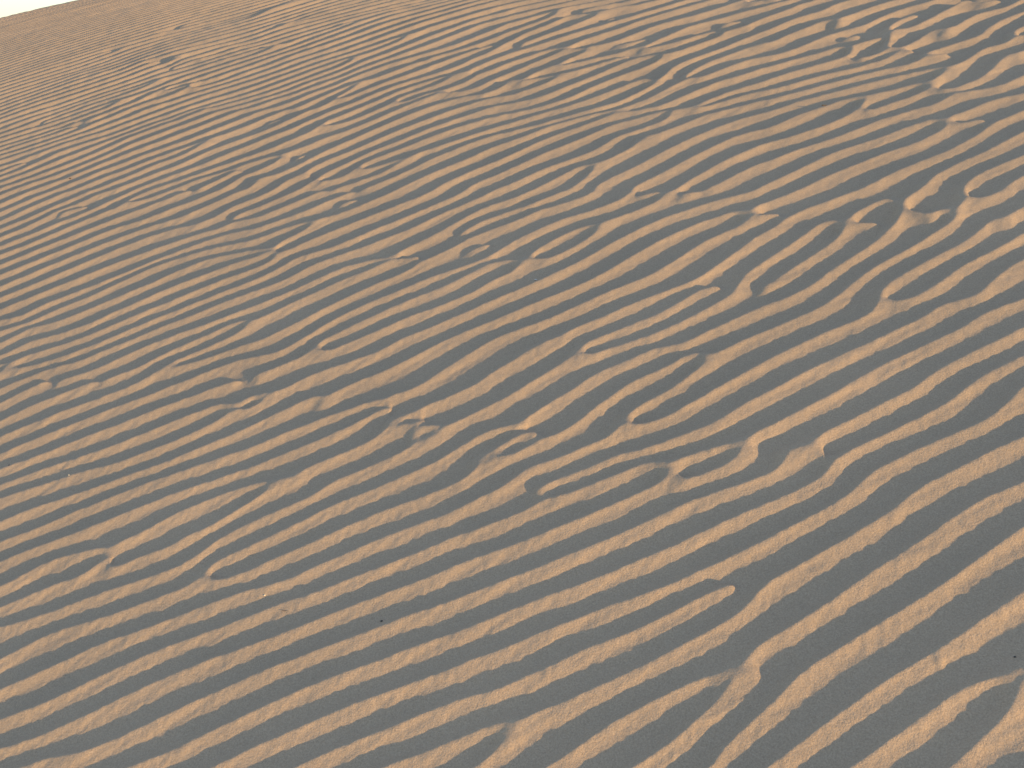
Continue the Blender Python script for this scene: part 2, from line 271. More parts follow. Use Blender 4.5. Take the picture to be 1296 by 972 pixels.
1 -0.630,3.737 -0.541,3.784 -0.451,3.838 -0.359,3.888 -0.288,3.910 -0.213,3.884 -0.141,3.883 -0.099,3.930 -0.024,3.968
1 -0.069,3.883 -0.022,3.870
1 -0.612,3.623 -0.526,3.675 -0.439,3.726 -0.349,3.772 -0.256,3.805 -0.185,3.811 -0.123,3.787 -0.067,3.812 -0.022,3.831
1 -0.595,3.517 -0.512,3.566 -0.426,3.614 -0.338,3.650 -0.249,3.687 -0.180,3.707 -0.112,3.728 -0.065,3.715 -0.021,3.704
1 -0.578,3.407 -0.539,3.444 -0.478,3.485 -0.393,3.518 -0.307,3.559 -0.219,3.587 -0.153,3.606 -0.086,3.626 -0.020,3.616
1 -0.535,3.338 -0.516,3.374 -0.468,3.405 -0.405,3.427 -0.342,3.449 -0.278,3.478 -0.214,3.496 -0.148,3.513 -0.083,3.518 -0.018,3.519
1 -0.562,3.307 -0.527,3.328 -0.479,3.325 -0.416,3.334 -0.353,3.343 -0.303,3.356 -0.228,3.375 -0.164,3.391 -0.101,3.408 -0.017,3.426
1 -0.550,3.233 -0.489,3.243 -0.429,3.263 -0.378,3.294 -0.316,3.315
1 -0.478,3.163 -0.419,3.187 -0.360,3.211 -0.310,3.242 -0.263,3.276 -0.202,3.302 -0.140,3.329 -0.078,3.346 -0.016,3.349
1 -0.364,3.094 -0.311,3.122 -0.253,3.156 -0.194,3.181 -0.135,3.206 -0.075,3.243 -0.015,3.263
1 -0.247,3.028 -0.188,3.068 -0.130,3.097 -0.072,3.121 -0.014,3.149
1 -0.155,2.975 -0.107,3.001 -0.050,3.024 -0.013,3.045
1 -0.066,2.922 -0.012,2.932
1 -1.520,4.598 -1.454,4.613
1 -1.497,4.522 -1.394,4.568
1 -1.473,4.444 -1.397,4.478 -1.323,4.515
1 -1.441,4.338 -1.341,4.380 -1.241,4.429 -1.216,4.436
1 -1.406,4.224 -1.308,4.264 -1.212,4.319 -1.120,4.364
1 -1.373,4.116 -1.274,4.145 -1.178,4.187 -1.083,4.241 -1.011,4.283
1 -1.346,4.030 -1.287,4.042 -1.239,4.057 -1.148,4.072 -1.053,4.114 -0.961,4.176 -0.907,4.207
1 -1.318,3.937 -1.265,3.967 -1.220,4.011 -1.172,4.026
1 -1.288,3.840 -1.223,3.875 -1.160,3.924 -1.091,3.951 -1.019,3.970 -0.927,4.019 -0.860,4.065 -0.792,4.122
1 -1.262,3.754 -1.171,3.780 -1.083,3.822 -0.994,3.867 -0.927,3.901 -0.856,3.920 -0.791,3.973 -0.724,4.027 -0.685,4.044
1 -1.237,3.675 -1.146,3.693 -1.056,3.719 -0.966,3.746 -0.875,3.775 -0.787,3.819 -0.742,3.842 -0.730,3.888 -0.706,3.920 -0.661,3.938
1 -0.722,3.842 -0.694,3.850 -0.646,3.841
1 -1.214,3.600 -1.151,3.628 -1.084,3.643 -1.015,3.652 -0.948,3.668 -0.878,3.678 -0.820,3.670 -0.762,3.687 -0.696,3.719 -0.630,3.742
1 -1.100,3.531 -1.049,3.566 -1.003,3.604 -0.963,3.614
1 -0.996,3.469 -0.959,3.522 -0.935,3.557 -0.878,3.572 -0.839,3.605 -0.810,3.646
1 -0.895,3.409 -0.851,3.451 -0.804,3.481 -0.752,3.516 -0.693,3.571 -0.612,3.625
1 -0.901,3.470 -0.858,3.482 -0.831,3.482
1 -0.793,3.348 -0.765,3.383 -0.732,3.416 -0.691,3.455 -0.644,3.499 -0.595,3.518
1 -0.767,3.393 -0.725,3.401 -0.680,3.400
1 -0.694,3.288 -0.659,3.330 -0.647,3.359 -0.617,3.388 -0.578,3.411
1 -0.646,3.307 -0.603,3.306 -0.563,3.311
1 -0.576,3.218 -0.551,3.234
0.85 -0.037,5.221 0.000,5.227 0.178,5.292 0.360,5.364 0.551,5.447
0.85 -0.036,5.092 0.056,5.097 0.129,5.086 0.303,5.130 0.480,5.179 0.665,5.236
0.85 -0.035,4.984 0.100,4.983 0.235,4.972 0.405,5.013 0.578,5.060 0.759,5.114
0.85 -0.033,4.845 0.099,4.860 0.222,4.877 0.335,4.863 0.503,4.909 0.673,4.959 0.852,5.016
0.85 -0.032,4.708 0.080,4.741 0.192,4.764 0.312,4.762 0.447,4.744 0.611,4.778 0.776,4.817 0.949,4.862
0.85 -0.030,4.570 0.079,4.631 0.164,4.695 0.227,4.769
0.85 -0.028,4.395 0.012,4.471 0.110,4.530 0.203,4.601 0.285,4.576
0.85 0.284,4.558 0.342,4.557 0.399,4.555 0.465,4.564
0.85 0.012,4.329 0.092,4.366 0.213,4.417 0.322,4.503 0.396,4.521 0.444,4.510 0.503,4.526 0.627,4.553 0.787,4.611 0.951,4.675 1.125,4.747
0.85 -0.026,4.221 0.090,4.260 0.208,4.293 0.327,4.327 0.447,4.364 0.529,4.390 0.652,4.431 0.719,4.457 0.878,4.523 1.041,4.596 1.215,4.678
0.85 -0.025,4.099 0.089,4.146 0.202,4.134 0.303,4.192 0.404,4.224 0.470,4.275 0.583,4.319 0.680,4.347 0.797,4.356
0.85 -0.023,3.962 0.065,4.031 0.170,4.091 0.222,4.069 0.309,4.042 0.384,4.062 0.485,4.119 0.579,4.157 0.694,4.178 0.812,4.215 0.895,4.256
0.85 -0.022,3.836 0.049,3.880 0.114,3.926 0.181,3.962 0.271,4.019
0.85 0.114,3.890 0.207,3.902 0.300,3.902 0.378,3.902 0.465,3.922 0.558,3.981 0.636,4.027 0.747,4.047 0.844,4.065 0.934,4.093
0.85 -0.001,3.801 0.063,3.822 0.140,3.809 0.231,3.808 0.317,3.838 0.401,3.844
0.85 0.432,3.870 0.516,3.865 0.616,3.887 0.718,3.909
0.85 0.726,3.874 0.789,3.874 0.826,3.854
0.85 -0.021,3.703 0.083,3.738 0.174,3.782 0.231,3.797
0.85 -0.020,3.614 0.081,3.609 0.184,3.662 0.288,3.716 0.368,3.772 0.452,3.790 0.530,3.751
0.85 -0.018,3.514 0.080,3.519 0.179,3.538 0.267,3.598 0.357,3.640 0.439,3.667 0.498,3.715 0.543,3.752 0.602,3.779 0.674,3.809 0.750,3.852 0.813,3.895 0.901,3.933
0.85 -0.017,3.425 0.079,3.452 0.176,3.461 0.261,3.489 0.341,3.522 0.402,3.551 0.451,3.524
0.85 -0.016,3.347 0.078,3.351 0.172,3.368 0.254,3.377 0.330,3.389 0.391,3.434 0.453,3.480 0.492,3.547 0.533,3.616 0.597,3.647 0.688,3.682 0.785,3.740 0.872,3.785
0.85 0.542,3.486 0.581,3.533 0.639,3.578 0.721,3.605 0.778,3.631 0.840,3.629
0.85 -0.015,3.261 0.077,3.299 0.170,3.315 0.263,3.324 0.338,3.327 0.408,3.353 0.475,3.402 0.537,3.448 0.592,3.438 0.673,3.472 0.753,3.498 0.812,3.491
0.85 -0.014,3.148 0.076,3.207 0.155,3.239 0.229,3.258 0.303,3.278 0.376,3.273 0.448,3.269 0.506,3.302 0.571,3.332 0.637,3.363 0.718,3.373 0.793,3.395
0.85 -0.013,3.045 0.075,3.097 0.151,3.126 0.224,3.160 0.298,3.203 0.369,3.207 0.442,3.218 0.498,3.197 0.560,3.217 0.649,3.255 0.711,3.268 0.769,3.274
0.85 -0.012,2.932 0.073,2.980 0.159,3.008 0.234,3.035 0.296,3.097 0.355,3.115 0.433,3.138 0.491,3.185 0.552,3.160 0.638,3.189 0.698,3.201 0.754,3.198
0.85 0.340,3.007 0.366,3.052 0.429,3.058
0.85 0.050,2.858 0.122,2.903 0.179,2.945 0.246,2.947
0.85 0.146,2.803 0.185,2.845 0.221,2.905 0.268,2.948 0.326,2.985 0.385,3.009 0.435,3.055 0.495,3.080 0.555,3.106 0.625,3.110 0.684,3.121 0.738,3.118
0.85 0.208,2.780 0.258,2.816 0.342,2.860 0.418,2.913 0.489,2.957 0.548,2.981 0.624,3.010 0.682,3.020 0.719,3.025
0.85 0.303,2.719 0.386,2.767 0.471,2.824 0.529,2.858 0.605,2.898 0.659,2.901 0.695,2.904
0.85 0.408,2.653 0.482,2.711 0.567,2.766 0.622,2.787 0.676,2.807
0.85 0.482,2.610 0.547,2.648 0.602,2.679 0.653,2.694
0.85 0.588,2.550 0.629,2.570
0.85 0.943,4.136 0.994,4.172 1.150,4.261 1.314,4.359 1.490,4.470
0.85 0.931,4.079 1.009,4.104 1.048,4.116 1.198,4.173 1.351,4.233 1.514,4.301
0.85 0.901,3.933 0.979,3.968 1.032,4.013 1.100,4.029 1.118,4.045 1.269,4.121 1.427,4.204 1.597,4.296
0.85 0.870,3.778 0.971,3.838 1.064,3.855 1.139,3.907 1.234,3.927 1.381,3.989 1.532,4.056 1.694,4.130
0.85 0.838,3.618 0.930,3.680 1.027,3.729 1.109,3.739
0.85 1.072,3.661 1.128,3.736 1.220,3.782 1.316,3.812 1.344,3.816 1.487,3.872 1.634,3.932 1.790,3.999
0.85 0.811,3.485 0.890,3.502 0.985,3.556 1.063,3.589 1.142,3.598 1.208,3.648 1.298,3.692 1.380,3.703 1.433,3.727 1.571,3.772 1.712,3.820 1.862,3.873
0.85 0.792,3.390 0.876,3.411 0.959,3.423 1.037,3.439 1.094,3.427 1.150,3.451 1.189,3.479 1.242,3.471 1.287,3.495 1.360,3.548 1.440,3.599 1.501,3.644
0.85 1.185,3.508 1.235,3.568 1.281,3.594 1.315,3.604
0.85 1.127,3.330 1.177,3.416 1.218,3.454
0.85 0.770,3.279 0.852,3.302 0.932,3.313 1.020,3.329 1.057,3.400 1.092,3.417
0.85 1.037,3.283 1.107,3.302 1.180,3.309 1.237,3.342 1.297,3.397 1.342,3.407
0.85 0.753,3.195 0.841,3.201 0.933,3.220 1.018,3.215 1.099,3.234 1.166,3.265 1.198,3.257
0.85 0.737,3.114 0.825,3.128 0.913,3.138 1.000,3.149 1.086,3.153 1.153,3.151 1.230,3.162 1.267,3.173
0.85 1.191,3.182 1.221,3.221 1.280,3.227 1.346,3.250 1.397,3.264 1.445,3.329 1.508,3.373 1.576,3.401 1.716,3.474 1.862,3.553 2.020,3.641
0.85 1.304,3.331 1.357,3.382 1.428,3.445 1.486,3.472 1.550,3.480 1.630,3.532 1.772,3.599 1.921,3.672 2.080,3.753
0.85 0.719,3.022 0.808,3.052 0.893,3.061 0.979,3.071 1.063,3.074 1.147,3.077 1.201,3.075 1.245,3.060
0.85 0.694,2.898 0.785,2.950 0.872,2.973 0.930,2.991 1.001,2.993
0.85 0.675,2.804 0.756,2.817 0.838,2.837 0.916,2.878 0.965,2.942 1.008,2.979 1.046,2.979 1.118,2.988 1.176,3.000 1.223,3.029 1.263,3.065 1.325,3.116 1.364,3.147 1.422,3.153 1.479,3.161 1.597,3.196 1.718,3.232 1.846,3.272
0.85 0.941,2.854 1.008,2.888 1.076,2.906 1.130,2.927 1.175,2.982
0.85 1.140,2.894 1.200,2.902 1.252,2.917 1.304,2.959 1.362,3.027 1.403,3.075
0.85 1.383,3.011 1.437,3.058 1.567,3.145 1.705,3.238 1.857,3.343
0.85 1.449,3.164 1.475,3.244 1.520,3.263 1.672,3.413 1.840,3.583 2.034,3.783
0.85 0.653,2.690 0.735,2.724 0.815,2.743 0.897,2.769 0.971,2.796 1.047,2.813 1.116,2.821 1.177,2.851 1.242,2.847 1.305,2.852 1.367,2.885 1.478,2.924 1.592,2.966 1.713,3.010
0.85 0.628,2.565 0.708,2.604 0.793,2.655 0.872,2.674 0.951,2.693 1.034,2.724 1.103,2.723
0.85 0.689,2.496 0.764,2.535 0.842,2.563 0.921,2.591 0.998,2.609 1.055,2.640 1.099,2.668 1.107,2.721 1.159,2.730 1.229,2.759 1.286,2.767 1.317,2.761 1.418,2.783 1.521,2.805 1.628,2.829
0.85 1.118,2.655 1.182,2.671
0.85 0.814,2.426 0.895,2.471 0.979,2.506 1.057,2.534 1.133,2.578 1.200,2.631 1.276,2.660 1.383,2.711 1.493,2.764 1.611,2.822
0.85 0.928,2.363 0.983,2.421 1.044,2.456 1.115,2.480 1.173,2.513 1.229,2.544 1.331,2.591 1.436,2.640 1.548,2.693
0.85 1.007,2.325 1.025,2.352 1.081,2.387 1.131,2.404 1.181,2.422 1.275,2.455 1.371,2.488 1.472,2.524
0.85 1.072,2.283 1.141,2.325 1.235,2.368 1.331,2.413 1.433,2.462
0.8 -2.793,5.016 -2.708,5.051 -2.626,5.086 -2.543,5.124 -2.479,5.131
0.8 -2.737,4.909 -2.656,4.948 -2.578,4.988 -2.499,5.029 -2.439,5.043 -2.386,5.058
0.8 -2.702,4.841 -2.621,4.877 -2.542,4.913 -2.463,4.951 -2.370,4.962 -2.289,4.987
0.8 -2.663,4.764 -2.582,4.798 -2.503,4.832 -2.424,4.867 -2.336,4.886 -2.245,4.897 -2.195,4.918
0.8 -2.626,4.693 -2.546,4.725 -2.468,4.757 -2.389,4.791 -2.301,4.806 -2.211,4.817 -2.113,4.848
0.8 -2.583,4.612 -2.506,4.646 -2.431,4.681 -2.355,4.717 -2.270,4.735 -2.185,4.757 -2.096,4.768 -2.020,4.798
0.8 -2.557,4.559 -2.478,4.588 -2.400,4.617 -2.323,4.646 -2.232,4.650 -2.146,4.665 -2.063,4.687 -1.956,4.726
0.8 -2.510,4.468 -2.433,4.500 -2.359,4.531 -2.285,4.564 -2.202,4.584 -2.118,4.598 -2.035,4.619 -1.927,4.648
0.8 -2.458,4.369 -2.384,4.400 -2.311,4.432 -2.238,4.464 -2.167,4.471 -2.119,4.497 -2.077,4.502 -2.006,4.549 -1.897,4.571
0.8 -2.410,4.279 -2.340,4.315 -2.272,4.351 -2.204,4.388 -2.160,4.409 -2.104,4.429
0.8 -2.372,4.206 -2.304,4.242 -2.237,4.278 -2.170,4.315 -2.093,4.337 -2.025,4.380 -1.958,4.429 -1.859,4.474
0.8 -2.339,4.139 -2.269,4.171 -2.201,4.203 -2.133,4.235 -2.057,4.256 -1.983,4.283 -1.913,4.320 -1.819,4.369
0.8 -2.299,4.062 -2.230,4.092 -2.163,4.122 -2.095,4.154 -2.021,4.174 -1.948,4.199 -1.873,4.221 -1.780,4.266
0.8 -2.010,4.088 -1.939,4.112 -1.863,4.129 -1.793,4.159 -1.746,4.177
0.8 -1.898,4.019 -1.826,4.038 -1.757,4.067 -1.712,4.089
0.8 -1.787,3.950 -1.722,3.980 -1.677,3.998
0.8 -1.686,3.888 -1.642,3.907
0.8 -1.956,4.726 -1.931,4.733
0.8 -1.927,4.648 -1.841,4.664
0.8 -1.897,4.571 -1.811,4.580 -1.750,4.602
0.8 -1.859,4.474 -1.779,4.495 -1.701,4.522 -1.667,4.542
0.8 -1.819,4.369 -1.749,4.413 -1.677,4.454 -1.600,4.482 -1.586,4.484
0.8 -1.780,4.266 -1.712,4.309 -1.647,4.368 -1.576,4.410 -1.511,4.430
0.8 -1.746,4.177 -1.679,4.220 -1.609,4.258 -1.537,4.292 -1.440,4.334
0.8 -1.712,4.089 -1.644,4.126 -1.574,4.157 -1.502,4.185 -1.405,4.220
0.8 -1.677,3.998 -1.610,4.031 -1.538,4.053 -1.470,4.088 -1.372,4.115
0.8 -1.642,3.907 -1.577,3.941 -1.506,3.962 -1.438,3.991 -1.345,4.027
0.8 -1.583,3.825 -1.520,3.854 -1.453,3.881 -1.390,3.925 -1.321,3.947
0.8 -1.489,3.768 -1.421,3.790 -1.358,3.824 -1.290,3.845
0.8 -1.393,3.708 -1.329,3.736 -1.262,3.755
0.8 -1.314,3.660 -1.238,3.677
0.7 -3.341,6.075 -3.250,6.136 -3.161,6.198 -3.072,6.264 -2.839,6.335 -2.672,6.427
0.7 -3.397,6.182 -3.306,6.248 -3.217,6.315 -3.129,6.387 -2.780,6.520
0.7 -3.442,6.270 -3.352,6.341 -3.265,6.414 -3.178,6.491 -2.890,6.623
0.7 -2.487,5.148 -2.435,5.184 -2.384,5.207 -2.287,5.235 -2.171,5.284
0.7 -2.838,5.103 -2.755,5.145 -2.674,5.188 -2.593,5.232 -2.486,5.261 -2.408,5.280 -2.317,5.309 -2.201,5.362
0.7 -2.889,5.204 -2.806,5.249 -2.725,5.295 -2.644,5.343 -2.443,5.403 -2.235,5.451
0.7 -2.928,5.281 -2.847,5.331 -2.767,5.382 -2.687,5.435 -2.490,5.514 -2.280,5.567
0.7 -2.971,5.362 -2.888,5.415 -2.808,5.467 -2.728,5.523 -2.529,5.605 -2.321,5.673
0.7 -3.021,5.461 -2.939,5.516 -2.859,5.572 -2.778,5.631 -2.578,5.721 -2.369,5.798
0.7 -3.068,5.551 -2.985,5.608 -2.904,5.665 -2.822,5.726 -2.618,5.817 -2.413,5.911
0.7 -3.108,5.629 -3.025,5.689 -2.945,5.751 -2.864,5.815 -2.662,5.920 -2.456,6.023
0.7 -3.177,5.759 -3.090,5.817 -3.005,5.875 -2.920,5.937 -2.704,6.018 -2.485,6.097
0.7 -3.222,5.847 -3.135,5.908 -3.050,5.970 -2.965,6.035 -2.749,6.123 -2.523,6.196
0.7 -3.286,5.969 -3.197,6.030 -3.110,6.092 -3.022,6.157 -2.797,6.236 -2.559,6.290
0.7 -2.372,5.063 -2.332,5.102 -2.255,5.157 -2.144,5.214
0.7 -2.299,5.041 -2.252,5.070 -2.195,5.092 -2.110,5.125
0.7 -2.269,4.984 -2.194,5.008 -2.077,5.040
0.7 -2.180,4.918 -2.042,4.949
0.7 -2.102,4.861 -2.013,4.873
0.7 -2.456,6.023 -2.317,6.044 -2.286,6.063
0.7 -2.486,6.101 -2.369,6.133
0.7 -2.525,6.200 -2.451,6.215
0.7 -2.420,5.930 -2.324,5.917 -2.273,5.963 -2.214,5.991
0.7 -2.369,5.798 -2.273,5.840 -2.177,5.883 -2.132,5.916
0.7 -2.321,5.673 -2.226,5.712 -2.128,5.744 -2.068,5.839 -2.057,5.862
0.7 -2.280,5.567 -2.184,5.599 -2.097,5.655 -2.039,5.697 -2.011,5.723 -1.973,5.772
0.7 -2.236,5.453 -2.145,5.491 -2.052,5.528 -1.968,5.592 -1.896,5.646 -1.846,5.652
0.7 -2.201,5.362 -2.110,5.396 -2.015,5.423 -1.926,5.467 -1.812,5.544
0.7 -2.171,5.284 -2.079,5.311 -1.985,5.337 -1.895,5.372 -1.772,5.415
0.7 -2.144,5.214 -2.052,5.237 -1.959,5.262 -1.862,5.274 -1.734,5.291
0.7 -2.110,5.125 -2.038,5.156 -1.937,5.162 -1.840,5.207 -1.782,5.235 -1.748,5.234
0.7 -2.077,5.040 -1.990,5.069 -1.890,5.064
0.7 -2.041,4.946 -1.960,4.989 -1.878,5.030 -1.857,5.063 -1.802,5.095 -1.748,5.127 -1.698,5.174
0.7 -1.996,4.830 -1.948,4.869 -1.895,4.897 -1.842,4.926 -1.786,4.949 -1.743,5.012 -1.704,5.041 -1.671,5.088
0.7 -1.708,5.005 -1.647,5.010
0.7 -1.943,4.748 -1.882,4.776 -1.809,4.832 -1.729,4.872 -1.612,4.894
0.7 -1.850,4.680 -1.761,4.696 -1.688,4.750 -1.580,4.792
0.7 -1.763,4.615 -1.681,4.636 -1.602,4.673 -1.549,4.689
0.7 -1.676,4.552 -1.602,4.579 -1.520,4.596
0.7 -1.598,4.496 -1.497,4.522
0.7 -1.516,4.437 -1.474,4.447
0.7 -1.997,6.141 -1.756,6.176 -1.513,6.199
0.7 -1.955,6.005 -1.721,6.047 -1.485,6.078
0.7 -1.909,5.857 -1.682,5.905 -1.453,5.943
0.7 -1.866,5.718 -1.730,5.746 -1.627,5.795 -1.423,5.815
0.7 -1.750,5.594 -1.661,5.630 -1.581,5.662 -1.518,5.695 -1.395,5.693
0.7 -1.651,5.506 -1.570,5.553 -1.425,5.604 -1.372,5.595
0.7 -1.589,5.448 -1.481,5.479 -1.350,5.501
0.7 -1.500,5.369 -1.332,5.422
0.7 -1.404,5.285 -1.306,5.313
0.7 -1.320,5.211 -1.282,5.207
0.7 -2.027,6.240 -1.787,6.289 -1.543,6.327
0.7 -2.056,6.331 -1.816,6.395 -1.568,6.434
0.7 -2.089,6.438 -1.844,6.501 -1.591,6.531
0.7 -2.122,6.544 -1.870,6.596 -1.611,6.618
0.7 -2.164,6.679 -1.902,6.712 -1.634,6.714
0.6 -1.591,6.531 -1.281,6.705 -1.077,6.862 -0.868,7.047 -0.644,7.281
0.6 -1.611,6.618 -1.351,6.789 -1.147,6.959 -0.938,7.162 -0.715,7.419
0.6 -1.634,6.714 -1.417,6.870 -1.214,7.049 -1.005,7.264 -0.782,7.539
0.6 -1.572,6.449 -1.396,6.564 -1.229,6.641 -1.026,6.796 -0.817,6.979 -0.595,7.207
0.6 -1.543,6.327 -1.364,6.409 -1.146,6.509
0.6 -1.513,6.199 -1.340,6.287 -1.164,6.386 -1.049,6.395
0.6 -1.485,6.078 -1.351,6.157 -1.215,6.242 -1.036,6.308
0.6 -1.453,5.943 -1.328,6.047 -1.194,6.128 -1.019,6.200
0.6 -1.423,5.815 -1.329,5.880 -1.280,5.909 -1.191,5.922 -0.978,5.947
0.6 -1.287,5.939 -1.242,5.991 -1.139,6.034 -0.999,6.076
0.6 -1.392,5.680 -1.269,5.766 -1.131,5.796 -0.962,5.845
0.6 -1.372,5.595 -1.274,5.626 -1.114,5.701 -0.946,5.743
0.6 -1.350,5.501 -1.219,5.532 -1.090,5.575 -0.928,5.632
0.6 -1.332,5.422 -1.204,5.411
0.6 -1.306,5.313 -1.185,5.367 -1.118,5.436 -1.040,5.491 -0.913,5.538
0.6 -1.282,5.207 -1.165,5.274 -1.075,5.317 -0.898,5.441
0.6 -1.228,5.131 -1.085,5.201 -0.878,5.311
0.6 -1.141,5.055 -1.007,5.131 -0.857,5.180
0.6 -1.057,4.982 -0.837,5.055
0.6 -0.972,4.908 -0.820,4.946
0.6 -0.885,4.834 -0.805,4.851
0.9 -1.958,6.015 -1.861,6.032
0.9 -1.915,5.876 -1.830,5.901 -1.749,5.918
0.9 -1.869,5.727 -1.785,5.750 -1.701,5.774 -1.630,5.804
0.9 -1.847,5.656 -1.776,5.682
0.9 -1.817,5.561 -1.748,5.625 -1.661,5.630 -1.581,5.662 -1.520,5.700
0.9 -1.792,5.478 -1.721,5.531 -1.642,5.561 -1.537,5.562 -1.427,5.613
0.9 -1.772,5.413 -1.673,5.429 -1.575,5.445 -1.481,5.479 -1.349,5.496
0.9 -1.734,5.290 -1.644,5.327 -1.553,5.365 -1.460,5.398 -1.332,5.422
0.9 -1.697,5.172 -1.611,5.214 -1.520,5.243 -1.428,5.274 -1.307,5.316
0.9 -1.671,5.088 -1.576,5.093 -1.488,5.128 -1.404,5.178 -1.283,5.212
0.9 -1.642,4.994 -1.547,5.039
0.9 -1.612,4.897 -1.554,4.934 -1.539,5.012 -1.507,5.021 -1.428,5.024 -1.373,5.058 -1.259,5.109
0.9 -1.554,4.934 -1.492,4.913 -1.433,4.925 -1.372,4.931 -1.318,4.964 -1.234,5.002
0.9 -1.578,4.786 -1.496,4.820 -1.410,4.843 -1.323,4.861 -1.209,4.895
0.9 -1.549,4.691 -1.468,4.724 -1.386,4.752 -1.299,4.769 -1.186,4.795
0.9 -1.476,4.616 -1.357,4.647 -1.244,4.669 -1.161,4.687
0.9 -1.400,4.559 -1.307,4.569 -1.223,4.585 -1.139,4.594
0.9 -1.323,4.502 -1.233,4.509 -1.122,4.521
0.9 -1.220,4.425 -1.104,4.443
0.9 -1.114,4.346 -1.082,4.350
0.9 -1.349,5.496 -1.305,5.498
0.9 -1.332,5.422 -1.219,5.419
0.9 -1.307,5.316 -1.181,5.384
0.9 -1.283,5.212 -1.191,5.243 -1.087,5.297
0.9 -1.259,5.109 -1.174,5.161 -1.084,5.194 -0.997,5.213
0.9 -1.234,5.002 -1.145,5.028 -1.061,5.079 -0.970,5.104 -0.905,5.129
0.9 -1.209,4.895 -1.125,4.935 -1.041,4.976 -0.954,5.013 -0.838,5.062
0.9 -1.186,4.795 -1.102,4.826 -1.019,4.866 -0.935,4.907 -0.821,4.953
0.9 -1.161,4.687 -1.081,4.729 -1.000,4.773 -0.918,4.812 -0.805,4.849
0.9 -1.139,4.594 -1.058,4.625 -0.979,4.666 -0.901,4.720 -0.791,4.761
0.9 -1.122,4.521 -1.039,4.536 -0.961,4.575 -0.883,4.622 -0.776,4.666
0.9 -1.104,4.443 -1.023,4.462 -0.944,4.489 -0.868,4.538 -0.762,4.581
0.9 -1.082,4.350 -1.008,4.390 -0.927,4.400 -0.852,4.448 -0.748,4.488
0.9 -0.996,4.260 -0.906,4.296 -0.834,4.351 -0.733,4.394
0.9 -0.886,4.178 -0.814,4.235 -0.767,4.278 -0.720,4.314
0.9 -0.739,4.187 -0.706,4.223
0.9 -0.785,4.105 -0.733,4.150 -0.697,4.167
0.9 -1.036,6.308 -0.951,6.310 -0.744,6.388 -0.534,6.480 -0.314,6.591
0.9 -1.017,6.189 -0.860,6.202 -0.657,6.286 -0.450,6.382 -0.233,6.499
0.9 -0.999,6.076 -0.888,6.080 -0.772,6.100 -0.571,6.183 -0.367,6.278 -0.152,6.393
0.9 -0.978,5.947 -0.874,5.982 -0.765,5.988 -0.682,5.996 -0.484,6.072 -0.282,6.159 -0.070,6.264
0.9 -0.962,5.845 -0.820,5.852 -0.681,5.883 -0.580,5.878 -0.385,5.955 -0.187,6.043 0.023,6.148
0.9 -0.946,5.743 -0.807,5.753 -0.667,5.762 -0.493,5.765 -0.301,5.832 -0.105,5.908 0.101,5.998
0.9 -0.928,5.632 -0.794,5.659 -0.657,5.676 -0.487,5.683
0.9 -0.918,5.564 -0.829,5.541
0.9 -0.898,5.441 -0.805,5.495 -0.743,5.536 -0.647,5.584 -0.479,5.593
0.9 -0.878,5.311 -0.758,5.397 -0.633,5.461 -0.470,5.491
0.9 -0.857,5.180 -0.739,5.254 -0.617,5.320 -0.460,5.371
0.9 -0.837,5.055 -0.722,5.127 -0.602,5.181 -0.451,5.258
0.9 -0.820,4.946 -0.705,5.000 -0.588,5.057 -0.440,5.127
0.9 -0.805,4.851 -0.689,4.886 -0.603,4.925 -0.544,4.942 -0.490,4.940
0.9 -0.794,4.780 -0.709,4.771
0.9 -0.742,4.711 -0.693,4.763 -0.592,4.828 -0.509,4.891 -0.427,4.981
0.9 -0.672,4.652 -0.576,4.693 -0.494,4.746 -0.413,4.803
0.9 -0.591,4.584 -0.510,4.620 -0.400,4.657
0.9 -0.501,4.507 -0.390,4.533
0.9 -0.487,5.683 -0.411,5.686 -0.220,5.749 -0.026,5.821 0.177,5.905
0.9 -0.479,5.593 -0.351,5.609 -0.163,5.680 0.028,5.761 0.230,5.855
0.9 -0.470,5.491 -0.372,5.514 -0.279,5.529 -0.094,5.605 0.096,5.691 0.296,5.792
0.9 -0.460,5.371 -0.332,5.415 -0.202,5.443 -0.020,5.526 0.168,5.620 0.367,5.729
0.9 -0.451,5.258 -0.325,5.291 -0.198,5.341 -0.108,5.347 0.072,5.425 0.257,5.513 0.454,5.615
0.9 -0.440,5.127 -0.318,5.181 -0.194,5.220 -0.038,5.245
0.9 -0.427,4.981 -0.308,5.020 -0.188,5.062 -0.036,5.098
0.9 -0.413,4.803 -0.299,4.877 -0.183,4.950 -0.035,4.962
0.9 -0.400,4.657 -0.290,4.725 -0.178,4.810 -0.033,4.853
0.9 -0.390,4.533 -0.280,4.555 -0.198,4.595 -0.115,4.655 -0.032,4.719
0.9 -0.381,4.429 -0.301,4.455 -0.220,4.471 -0.165,4.485 -0.111,4.506 -0.030,4.576
0.9 -0.301,4.340 -0.215,4.381 -0.149,4.414 -0.105,4.402
0.9 -0.209,4.263 -0.131,4.295 -0.080,4.354 -0.029,4.416
0.9 -0.115,4.185 -0.026,4.220
0.6 -2.057,5.862 -1.978,5.846 -1.909,5.857
0.6 -2.138,5.935 -2.056,5.973 -1.955,6.005
0.6 -2.221,6.011 -2.111,6.080 -1.997,6.141
0.6 -2.290,6.073 -2.164,6.181 -2.027,6.240
0.6 -2.377,6.154 -2.229,6.258 -2.056,6.331
0.6 -2.455,6.225 -2.278,6.344 -2.089,6.438
0.6 -2.556,6.344 -2.368,6.486 -2.122,6.544
"""

